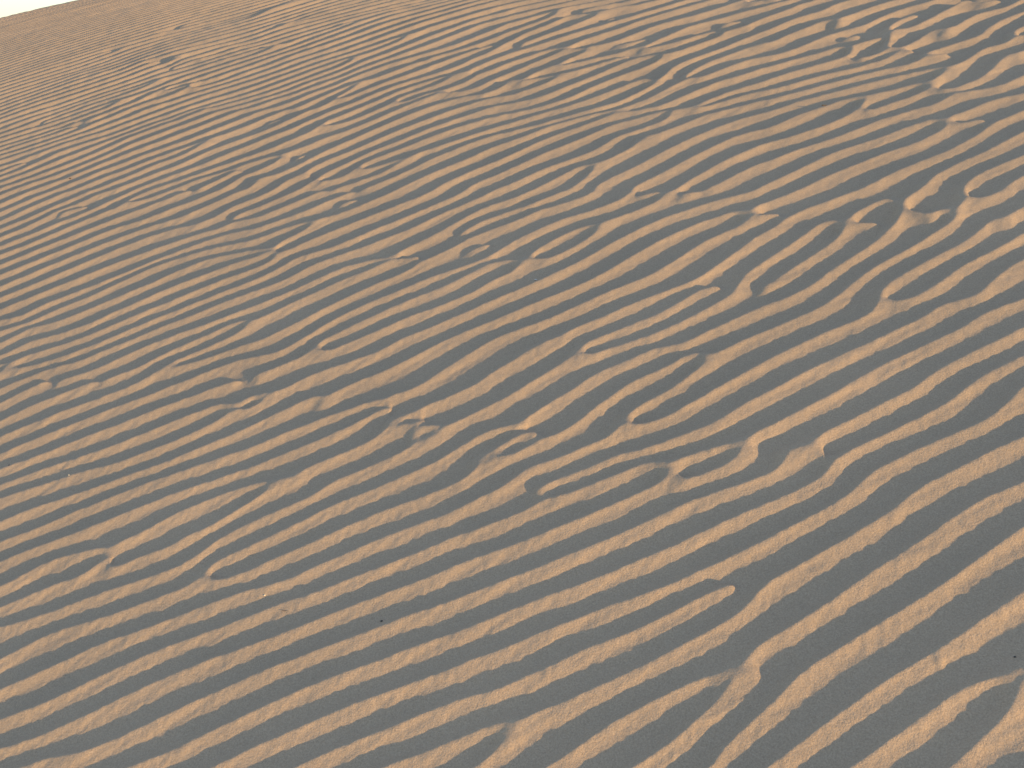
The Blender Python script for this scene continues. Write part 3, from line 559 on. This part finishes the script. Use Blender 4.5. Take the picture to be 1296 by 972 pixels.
# ------------------------------------------------------------------ ripple pattern
# Crest lines of the wind ripples on the dune, in metres on the ground (x right, y away).
# The first number of a line is how firmly that line is known.
lines = []
for row in CRESTS.strip().splitlines():
    f = row.split()
    lines.append((float(f[0]), np.array([[float(q) for q in p.split(',')] for p in f[1:]])))

# Ripples get longer up the slope: wavelength = L0 * exp(KAP * a), a = distance along KH.
# The map below (conformal) makes the wavelength 1 everywhere; the pattern is relaxed there.
KH = np.array([0.045413, 0.141813]); KAP = float(np.hypot(*KH)); KH = KH / KAP
KP = np.array([-KH[1], KH[0]])
L0 = 0.1 * math.exp(-4 * 0.141813)

def to_w(x, y):
    a = x * KH[0] + y * KH[1]
    b = x * KP[0] + y * KP[1]
    r = np.exp(-KAP * np.clip(a, -12, 60)) / (KAP * L0)
    t = KAP * np.clip(b, -11, 11)
    return r * np.sin(t), r * np.cos(t)

def wavelength(x, y):
    return L0 * np.exp(KAP * np.clip(x * KH[0] + y * KH[1], -12, 12))

PPW = 8                                       # samples per wavelength
NX, NY = 75 * PPW, 126 * PPW
CELL = 1.0 / PPW
X0, Y0 = -24.0, 0.0

def freq(nx, ny, cell):
    return np.meshgrid(np.fft.fftfreq(nx, cell) * 2 * np.pi, np.fft.fftfreq(ny, cell) * 2 * np.pi)

KX, KY = freq(NX, NY, CELL)
K2 = KX ** 2 + KY ** 2
K0 = 2 * np.pi

def splat(w_pow):
    g = np.zeros((NY, NX))
    for w, l in lines:
        wx, wy = to_w(l[:, 0], l[:, 1])
        q0 = np.stack([wx, wy], -1)
        for a, b in zip(q0[:-1], q0[1:]):
            n = max(2, int(np.hypot(*(b - a)) / (CELL * 0.25)))
            t = (np.arange(n) + 0.5) / n
            q = a + (b - a) * t[:, None]
            fx = (q[:, 0] - X0) / CELL
            fy = (q[:, 1] - Y0) / CELL
            ix, iy = np.floor(fx).astype(int), np.floor(fy).astype(int)
            dx, dy = fx - ix, fy - iy
            L = np.hypot(*(b - a)) / n / CELL * w ** w_pow
            for ox, oy, ww in ((0, 0, (1 - dx) * (1 - dy)), (1, 0, dx * (1 - dy)), (0, 1, (1 - dx) * dy), (1, 1, dx * dy)):
                np.add.at(g, (iy + oy, ix + ox), ww * L)
    return g

def blur(g, s):
    return np.real(np.fft.ifft2(np.fft.fft2(g) * np.exp(-0.5 * K2 * s * s)))

s_r = 0.13
ridge = blur(splat(0.0), s_r) * (math.sqrt(2 * math.pi) * s_r / CELL)   # ~1 on a crest line
ridge = 1 - np.exp(-1.6 * np.clip(ridge, 0, None))
cover = np.clip(blur(splat(1.0), 0.8) / CELL, 0, 1.0)                    # ~1 where lines lie one wavelength apart
cover = np.where(cover > 0.35, cover, cover * cover / 0.35)
cover[cover < 0.02] = 0
tgt = (ridge - 0.36) * 2.4
gwx, gwy = np.meshgrid(X0 + np.arange(NX) * CELL, Y0 + np.arange(NY) * CELL)
cover = cover * np.clip((gwy - 24) / 8, 0, 1)
far_w = np.clip((46 - gwy) / 6, 0, 1) * np.clip((gwx - 2) / 6, 0, 1)
cf = np.clip((cover - 0.4) / 0.4, 0, 1)
pw = np.exp(1j * K0 * (0.04 * gwx - 0.999 * gwy))
band = cover * ((gwy > 41) & (gwy < 48) & (gwx > 17) & (gwx < 36))
pw = np.real(pw * np.exp(-1j * np.angle(np.sum(pw * tgt * band))))        # in step with the last lines known
u = cf * tgt + (1 - cf) * far_w * 0.7 * pw     # elsewhere the ripples grow on from these lines
LOP = 0.45 - (1 - K2 / K0 ** 2) ** 2
lean = np.arctan2(KX, -KY) - 0.02               # crests keep roughly across the wind
LOP = LOP - 0.5 * np.sin(lean) ** 4 * np.exp(-((K2 / K0 ** 2 - 1) / 0.9) ** 2)
dt, beta = 1.0, 2.5
near_line = np.clip((blur(ridge, 0.28) - 0.06) / 0.16, 0, 1)
gain = 2.2 * cover * (ridge + (1 - ridge) * near_line * np.clip((cover - 0.72) / 0.2, 0, 1))
for it in range(130):
    if it == 75:
        gain = gain * np.clip((gwy - 34) / 26, 0.04, 1)      # let the far, less certain ripples settle
    N = -u ** 3 + gain * (tgt - u) + beta * u
    u = np.real(np.fft.ifft2((np.fft.fft2(u) + dt * np.fft.fft2(N)) / (1 + dt * beta - dt * LOP)))
u /= np.percentile(np.abs(u), 95)

# analytic signal -> phase and strength of the ripple, four times finer
UP = 4
U = np.fft.fft2(u)
side = 0.5 * (1 + np.tanh((KX * 0.37 - KY * 0.93) / (0.08 * K0)))
Zs = np.fft.fftshift(U * 2 * side)
big = np.zeros((NY * UP, NX * UP), dtype=complex)
oy, ox = (NY * UP - NY) // 2, (NX * UP - NX) // 2
big[oy:oy + NY, ox:ox + NX] = Zs
zc = np.fft.ifft2(np.fft.ifftshift(big)) * UP * UP
del big, Zs
CF = CELL / UP
KXf, KYf = freq(NX * UP, NY * UP, CF)

def fnoise(lx, ly, ang, seed):
    # smooth random field with correlation lengths lx, ly (in wavelengths) turned by ang
    r = np.random.default_rng(seed).standard_normal(KXf.shape)
    c, s_ = math.cos(ang), math.sin(ang)
    a, b = KXf * c + KYf * s_, -KXf * s_ + KYf * c
    f = np.real(np.fft.ifft2(np.fft.fft2(r) * np.exp(-0.5 * ((a * lx) ** 2 + (b * ly) ** 2))))
    return f / f.std()

amp = np.abs(zc)
phi = np.angle(zc)
# local wavelength (in mean wavelengths), so that wide ripples are also higher
gxz = (np.roll(zc, -1, 1) - np.roll(zc, 1, 1)) / (2 * CF)
gyz = (np.roll(zc, -1, 0) - np.roll(zc, 1, 0)) / (2 * CF)
G2 = np.exp(-0.5 * (KXf ** 2 + KYf ** 2) * 0.35 ** 2)
def sm(a):
    return np.real(np.fft.ifft2(np.fft.fft2(a) * G2))
den = sm(amp ** 2) + 1e-6
px_, py_ = sm(np.imag(np.conj(zc) * gxz)) / den, sm(np.imag(np.conj(zc) * gyz)) / den
loc = K0 / np.maximum(np.hypot(px_, py_), 0.5 * K0)
loc = np.clip(loc, 0.7, 1.45)
del zc, gxz, gyz, px_, py_, den
# profile of one ripple: long straight windward face, crest line, short lee face, rounded trough
t = phi / (2 * np.pi)
WIND, LEE = 0.80, 0.36
def softmin(a, b_, k):
    return -np.log(np.exp(-k * a) + np.exp(-k * b_)) / k
def face(x, p):
    return np.where(x > 0, np.abs(x) ** p, x)
c0 = softmin(face(1 + t / WIND, 1.55), face(1 - t / LEE, 1.15), 30.0)
c1 = face(1 + (t - 1) / WIND, 1.55)
prof = np.log(np.exp(10 * c0) + np.exp(10 * c1) + 1.0) / 10 - 0.42
H_R = 0.18 * (1 + 0.9 * np.clip((78 - np.arange(NY * UP) * CF) / 40.0, 0, 1))[:, None]
height = H_R * loc * np.clip(amp, 0, 1.0) ** 0.45 * (1 + 0.05 * fnoise(2.2, 1.2, -0.3, 3)) * prof
del c0, c1, t, prof, loc
# slight slumps and scallops along the crests, roughness of the sand skin
near_w = np.clip((np.arange(NY * UP) * CF - 25) / 65.0, 0.15, 1)[:, None]
crest_w = 0.5 + 0.5 * np.cos(phi + 1.5)
rough = 0.35 * fnoise(0.12, 0.09, 0.5, 5) + 0.75 * fnoise(0.50, 0.06, 0.72, 6)
height += 0.046 * H_R * rough * (0.3 + 0.7 * crest_w) * (0.15 + 0.85 * near_w)
height += 0.02 * H_R * fnoise(0.9, 0.7, 0.2, 7)
height += 0.023 * H_R * fnoise(0.045, 0.045, 0.0, 8) * near_w
height += 0.25 * H_R * fnoise(9, 7, 0.0, 9) * near_w
# small scratched patches where something has crossed the crests
wgx, wgy = np.meshgrid(X0 + np.arange(NX * UP) * CF, Y0 + np.arange(NY * UP) * CF)
scr = fnoise(0.05, 0.05, 0.0, 21) - 0.4
for sx_, sy_, sr_, sa_ in [[0.5769, 1.1444, 0.3, 0.05], [0.6345, 1.251, 0.22, 0.04], [0.5139, 1.0849, 0.18, 0.035]]:
    wx_, wy_ = to_w(np.array([sx_]), np.array([sy_]))
    d2 = ((wgx - wx_[0]) ** 2 + (wgy - wy_[0]) ** 2) / sr_ ** 2
    height += sa_ * H_R * scr * np.exp(-0.5 * d2 ** 1.5)
del wgx, wgy, scr
height = height.astype(np.float32)

def win(n, e0, e1):
    i_ = np.arange(n)
    t = np.clip(np.minimum(i_ / e0, (n - 1 - i_) / e1), 0, 1)
    return t * t * (3 - 2 * t)
height *= (win(NY * UP, 4 * PPW * UP, 6 * PPW * UP)[:, None] * win(NX * UP, 6 * PPW * UP, 6 * PPW * UP)[None, :]).astype(np.float32)

QA, QB, QC, QD, QE = 0.306213, 0.338027, -0.019471, -0.015664, -0.024535

def dune(x, y):
    q = QA * x + QB * y + 0.5 * (QC * x * x + 2 * QD * x * y + QE * y * y)
    w_ = np.clip((np.hypot(x, y) - 6.5) / 6.0, 0, 1)
    q = q - 0.042 * w_ * w_ * (3 - 2 * w_)
    r = np.hypot(x + 2.0, y - 7.0)
    t = np.clip((r - 14.0) / 34.0, 0, 1)
    t = t * t * (3 - 2 * t)
    return np.clip(q, -40, 40) * (1 - t) + (-7.0) * t

def ripple(x, y):
    wx, wy = to_w(x, y)
    fx = (wx - X0) / CF
    fy = (wy - Y0) / CF
    ok = (fx >= 0) & (fy >= 0) & (fx < NX * UP - 1.001) & (fy < NY * UP - 1.001)
    fx = np.where(ok, fx, 0); fy = np.where(ok, fy, 0)
    ix = fx.astype(np.int32); iy = fy.astype(np.int32)
    dx = (fx - ix); dy = (fy - iy)
    h = (height[iy, ix] * (1 - dx) + height[iy, ix + 1] * dx) * (1 - dy) + (height[iy + 1, ix] * (1 - dx) + height[iy + 1, ix + 1] * dx) * dy
    return np.where(ok, h, 0.0) * wavelength(x, y)

def ground(x, y):
    x = np.asarray(x, dtype=float); y = np.asarray(y, dtype=float)
    return dune(x, y) + ripple(x, y)

# ------------------------------------------------------------------ the dune, one sheet to the horizon
def grow(start, step, ratio, end):
    out = [start]
    while out[-1] < end:
        out.append(out[-1] + step); step *= ratio
    return out
v = 0.84
vr = [v]
while v < 14.0:
    v += min(0.0020 * max(v, 1.0) / 1.1, 0.017)
    vr.append(v)
lo = grow(0, 0.006, 1.03, 3.0)
lo = np.array(lo + grow(lo[-1] + 0.5, 1.0, 1.6, 4000))
hi = np.array(grow(0, 0.03, 1.12, 6000))
V = np.concatenate([(vr[0] - lo[1:])[::-1], vr, vr[-1] + hi[1:]])
uin = np.linspace(-1.07, 1.07, 760)
uo = grow(0, 0.004, 1.025, 1.1)
uo = np.array(uo + grow(uo[-1] + 0.2, 0.3, 1.5, 80))
Uc = np.concatenate([(uin[0] - uo[1:])[::-1], uin, uin[-1] + uo[1:]])
UU, VV = np.meshgrid(Uc, V)
tv = np.maximum(VV - 0.97, 0)
hw = 0.635 + 0.458 * tv
XX = -0.125 - 0.098 * np.minimum(tv, 12) + UU * hw
YY = VV - 0.36 * XX * np.clip(1 - np.abs(XX) / 400, 0, 1)
ZZ = ground(XX, YY)
nr, nc = XX.shape
me = bpy.data.meshes.new("sand_dune")
me.vertices.add(nr * nc)
me.vertices.foreach_set("co", np.stack([XX, YY, ZZ], -1).astype(np.float32).ravel())
i = np.arange(nr * nc, dtype=np.int32).reshape(nr, nc)
quads = np.stack([i[:-1, :-1], i[:-1, 1:], i[1:, 1:], i[1:, :-1]], -1).reshape(-1, 4)
nq = len(quads)
me.loops.add(nq * 4)
me.loops.foreach_set("vertex_index", quads.ravel())
me.polygons.add(nq)
me.polygons.foreach_set("loop_start", np.arange(0, nq * 4, 4, dtype=np.int32))
me.polygons.foreach_set("use_smooth", np.ones(nq, dtype=bool))
me.update(calc_edges=True)
dune_ob = bpy.data.objects.new("sand_dune", me)
scene.collection.objects.link(dune_ob)
dune_ob["kind"] = "structure"
dune_ob["label"] = "rippled tan sand dune with branching wind ripples"
print("dune grid", nr, nc, "tris", 2 * nq)

# ------------------------------------------------------------------ sand
def sand_material():
    m = bpy.data.materials.new("sand")
    m.use_nodes = True
    nt = m.node_tree
    nt.nodes.clear()
    N = nt.nodes.new
    L = nt.links.new
    out = N("ShaderNodeOutputMaterial")
    b = N("ShaderNodeBsdfPrincipled")
    b.inputs["Roughness"].default_value = 0.92
    b.inputs["Specular IOR Level"].default_value = 0.15
    L(b.outputs[0], out.inputs[0])
    tc = N("ShaderNodeTexCoord")
    # grains: a coarse and a fine speckle
    g = N("ShaderNodeTexNoise"); g.inputs["Scale"].default_value = 380; g.inputs["Detail"].default_value = 3.0; g.inputs["Roughness"].default_value = 0.85
    L(tc.outputs["Object"], g.inputs["Vector"])
    # drifts of slightly different sand
    d = N("ShaderNodeTexNoise"); d.inputs["Scale"].default_value = 3.0; d.inputs["Detail"].default_value = 6.0
    L(tc.outputs["Object"], d.inputs["Vector"])
    r1 = N("ShaderNodeValToRGB")
    e = r1.color_ramp.elements
    e[0].position = 0.28; e[0].color = (SAND[0] * .74, SAND[1] * .73, SAND[2] * .72, 1)
    e[1].position = 0.74; e[1].color = (SAND[0] * 1.24, SAND[1] * 1.25, SAND[2] * 1.27, 1)
    L(g.outputs["Fac"], r1.inputs[0])
    r2 = N("ShaderNodeValToRGB")
    e = r2.color_ramp.elements
    e[0].position = 0.3; e[0].color = (0.93, 0.93, 0.93, 1)
    e[1].position = 0.7; e[1].color = (1.06, 1.04, 1.02, 1)
    L(d.outputs["Fac"], r2.inputs[0])
    mx = N("ShaderNodeMix"); mx.data_type = 'RGBA'; mx.blend_type = 'MULTIPLY'; mx.inputs[0].default_value = 1.0
    L(r1.outputs[0], mx.inputs[6]); L(r2.outputs[0], mx.inputs[7])
    L(mx.outputs[2], b.inputs["Base Color"])
    # fine relief of the grains
    n1 = N("ShaderNodeTexNoise"); n1.inputs["Scale"].default_value = 300; n1.inputs["Detail"].default_value = 3.0; n1.inputs["Roughness"].default_value = 0.7
    L(tc.outputs["Object"], n1.inputs["Vector"])
    bp = N("ShaderNodeBump"); bp.inputs["Strength"].default_value = 1.0; bp.inputs["Distance"].default_value = 0.0011
    L(n1.outputs["Fac"], bp.inputs["Height"])
    L(bp.outputs[0], b.inputs["Normal"])
    return m

SAND = (0.41, 0.305, 0.215)
me.materials.append(sand_material())

# ------------------------------------------------------------------ bits lying on the sand
import bmesh

def plain(name, col, rough):
    m = bpy.data.materials.new(name)
    m.use_nodes = True
    nt = m.node_tree
    b = nt.nodes["Principled BSDF"]
    b.inputs["Roughness"].default_value = rough
    tc = nt.nodes.new("ShaderNodeTexCoord")
    n = nt.nodes.new("ShaderNodeTexNoise"); n.inputs["Scale"].default_value = 700; n.inputs["Detail"].default_value = 3
    r = nt.nodes.new("ShaderNodeValToRGB")
    r.color_ramp.elements[0].position = 0.3; r.color_ramp.elements[1].position = 0.7
    r.color_ramp.elements[0].color = tuple(c * 0.75 for c in col) + (1,)
    r.color_ramp.elements[1].color = tuple(min(1, c * 1.2) for c in col) + (1,)
    nt.links.new(tc.outputs["Object"], n.inputs["Vector"])
    nt.links.new(n.outputs["Fac"], r.inputs[0])
    nt.links.new(r.outputs[0], b.inputs["Base Color"])
    return m

MATS = {'white': plain("shell_white", (0.72, 0.69, 0.62), 0.4), 'pale': plain("quartz_pale", (0.62, 0.55, 0.44), 0.45),
        'dark': plain("stone_dark", (0.07, 0.062, 0.052), 0.7), 'brown': plain("plant_brown", (0.09, 0.055, 0.03), 0.8),
        'red': plain("stone_red", (0.33, 0.12, 0.06), 0.6)}

def put(name, bm, mat, x, y, lift, label, cat, group=None):
    me_ = bpy.data.meshes.new(name)
    bm.to_mesh(me_); bm.free()
    for p_ in me_.polygons: p_.use_smooth = name != 'shell_fragment'
    me_.materials.append(MATS[mat])
    o = bpy.data.objects.new(name, me_)
    scene.collection.objects.link(o)
    o.location = (x, y, float(ground(x, y)) + lift)
    o["label"] = label; o["category"] = cat
    if group: o["group"] = group
    return o

def pebble(seed, sx, sy, sz):
    r = random.Random(seed)
    bm = bmesh.new()
    bmesh.ops.create_icosphere(bm, subdivisions=2, radius=1.0)
    dirs = [Vector((r.uniform(-1, 1), r.uniform(-1, 1), r.uniform(-1, 1))).normalized() for _ in range(9)]
    cut = [r.uniform(0.62, 0.9) for _ in dirs]
    for v_ in bm.verts:
        for d_, c_ in zip(dirs, cut):                # planes struck off the stone
            k_ = v_.co.dot(d_)
            if k_ > c_: v_.co -= d_ * (k_ - c_) * 0.85
        v_.co = Vector((v_.co.x * sx, v_.co.y * sy, v_.co.z * sz))
    return bm

def shell_bit(seed, w):
    r = random.Random(seed)
    bm = bmesh.new()
    n, mrows = 9, 4
    top, bot = [], []
    for k in range(mrows + 1):
        for q in range(n):
            t_ = q / (n - 1); s_ = k / mrows
            ang = (t_ - 0.5) * 1.5
            rad = w * (0.35 + 0.65 * s_) * (1 + 0.10 * r.uniform(-1, 1) * (k == mrows))
            x_, y_ = rad * math.sin(ang), rad * math.cos(ang) - 0.6 * w
            z_ = 0.42 * w * math.cos(ang * 1.2) * math.sin(0.5 + s_ * 2.2) + 0.02 * w * (q % 2)
            top.append(bm.verts.new((x_, y_, z_))); bot.append(bm.verts.new((x_, y_, z_ - 0.10 * w)))
    for k in range(mrows):
        for q in range(n - 1):
            a_, b_, c_, d_ = k * n + q, k * n + q + 1, (k + 1) * n + q + 1, (k + 1) * n + q
            bm.faces.new((top[a_], top[b_], top[c_], top[d_])); bm.faces.new((bot[d_], bot[c_], bot[b_], bot[a_]))
    def rim(idx):
        for a_, b_ in zip(idx[:-1], idx[1:]): bm.faces.new((top[b_], top[a_], bot[a_], bot[b_]))
    rim([q for q in range(n)]); rim([mrows * n + q for q in range(n)][::-1])
    rim([k * n for k in range(mrows + 1)][::-1]); rim([k * n + n - 1 for k in range(mrows + 1)])
    bmesh.ops.recalc_face_normals(bm, faces=bm.faces)
    return bm

def twig(seed, length, rad):
    r = random.Random(seed)
    bm = bmesh.new()
    n, rings = 8, []
    p_ = Vector((-length / 2, 0, rad * 0.6)); d_ = Vector((1, 0, 0))
    for k in range(n):
        rr = rad * (1 - 0.6 * k / (n - 1))
        u_ = d_.cross(Vector((0, 0, 1))).normalized(); w_ = u_.cross(d_)
        rings.append([bm.verts.new(p_ + rr * (math.cos(a_) * u_ + math.sin(a_) * w_)) for a_ in [2 * math.pi * q / 6 for q in range(6)]])
        d_ = (d_ + Vector((0, r.uniform(-.25, .25), r.uniform(-.08, .10)))).normalized()
        p_ = p_ + d_ * length / (n - 1)
    for a_, b_ in zip(rings[:-1], rings[1:]):
        for q in range(6): bm.faces.new((a_[q], a_[(q + 1) % 6], b_[(q + 1) % 6], b_[q]))
    bm.faces.new(rings[0][::-1]); bm.faces.new(rings[-1])
    bmesh.ops.recalc_face_normals(bm, faces=bm.faces)
    return bm

P = [(0.0514, 2.375), (-0.4216, 1.5445), (-0.3758, 1.4975), (-0.9633, 2.0285), (-1.1473, 2.1331), (-0.2037, 1.4326), (-0.1677, 1.6115), (-0.0099, 1.5081), (-0.8912, 1.5938), (-0.5267, 1.3209), (0.6147, 1.6083), (0.6625, 1.1409), (0.0496, 4.5322), (-1.7592, 4.0506), (-0.7572, 2.7844), (0.8667, 2.9773), (0.4314, 1.2138)]
put('shell_fragment', shell_bit(1, 0.0055), 'white', *P[0], 0.001, 'bright white shell fragment alone in a shaded trough below a forked crest', 'shell')
put('pebble', pebble(2, 0.0019, 0.0016, 0.0013), 'pale', *P[1], 0.0008, 'pale quartz pebble on a lit slope just above the dark twig', 'pebble')
o = put('twig', twig(3, 0.012, 0.0005), 'brown', *P[2], 0.0004, 'thin dark brown twig lying on a lit slope below a pale pebble', 'twig'); o.rotation_euler.z = 0.3
put('pebble', pebble(4, 0.0015, 0.0016, 0.0014), 'pale', *P[3], 0.0008, 'pale pebble on a lit slope, one crest below a dark stone chip', 'pebble')
put('pebble', pebble(5, 0.0026, 0.0017, 0.0014), 'dark', *P[4], 0.0008, 'larger dark stone chip on a lit slope at the edge of the ripples', 'pebble')
put('pebble', pebble(6, 0.0024, 0.0019, 0.0016), 'dark', *P[5], 0.0008, 'black pebble lying in a shaded trough between two straight crests', 'pebble')
put('pebble', pebble(12, 0.0019, 0.0017, 0.0014), 'dark', *P[11], 0.0008, 'round dark pebble in a wide shaded trough near scratched sand', 'pebble')
put('pebble', pebble(13, 0.0043, 0.0033, 0.0029), 'brown', *P[12], 0.0015, 'dark brown stone on a far crest high on the slope', 'pebble')
put('pebble', pebble(14, 0.0047, 0.0035, 0.0030), 'brown', *P[13], 0.0015, 'brown stone on a narrow crest among the finest far ripples', 'pebble')
o = put('twig', twig(16, 0.024, 0.0016), 'brown', *P[15], 0.001, 'short dark stalk lying along a crest among broken ripples', 'twig'); o.rotation_euler.z = 0.5
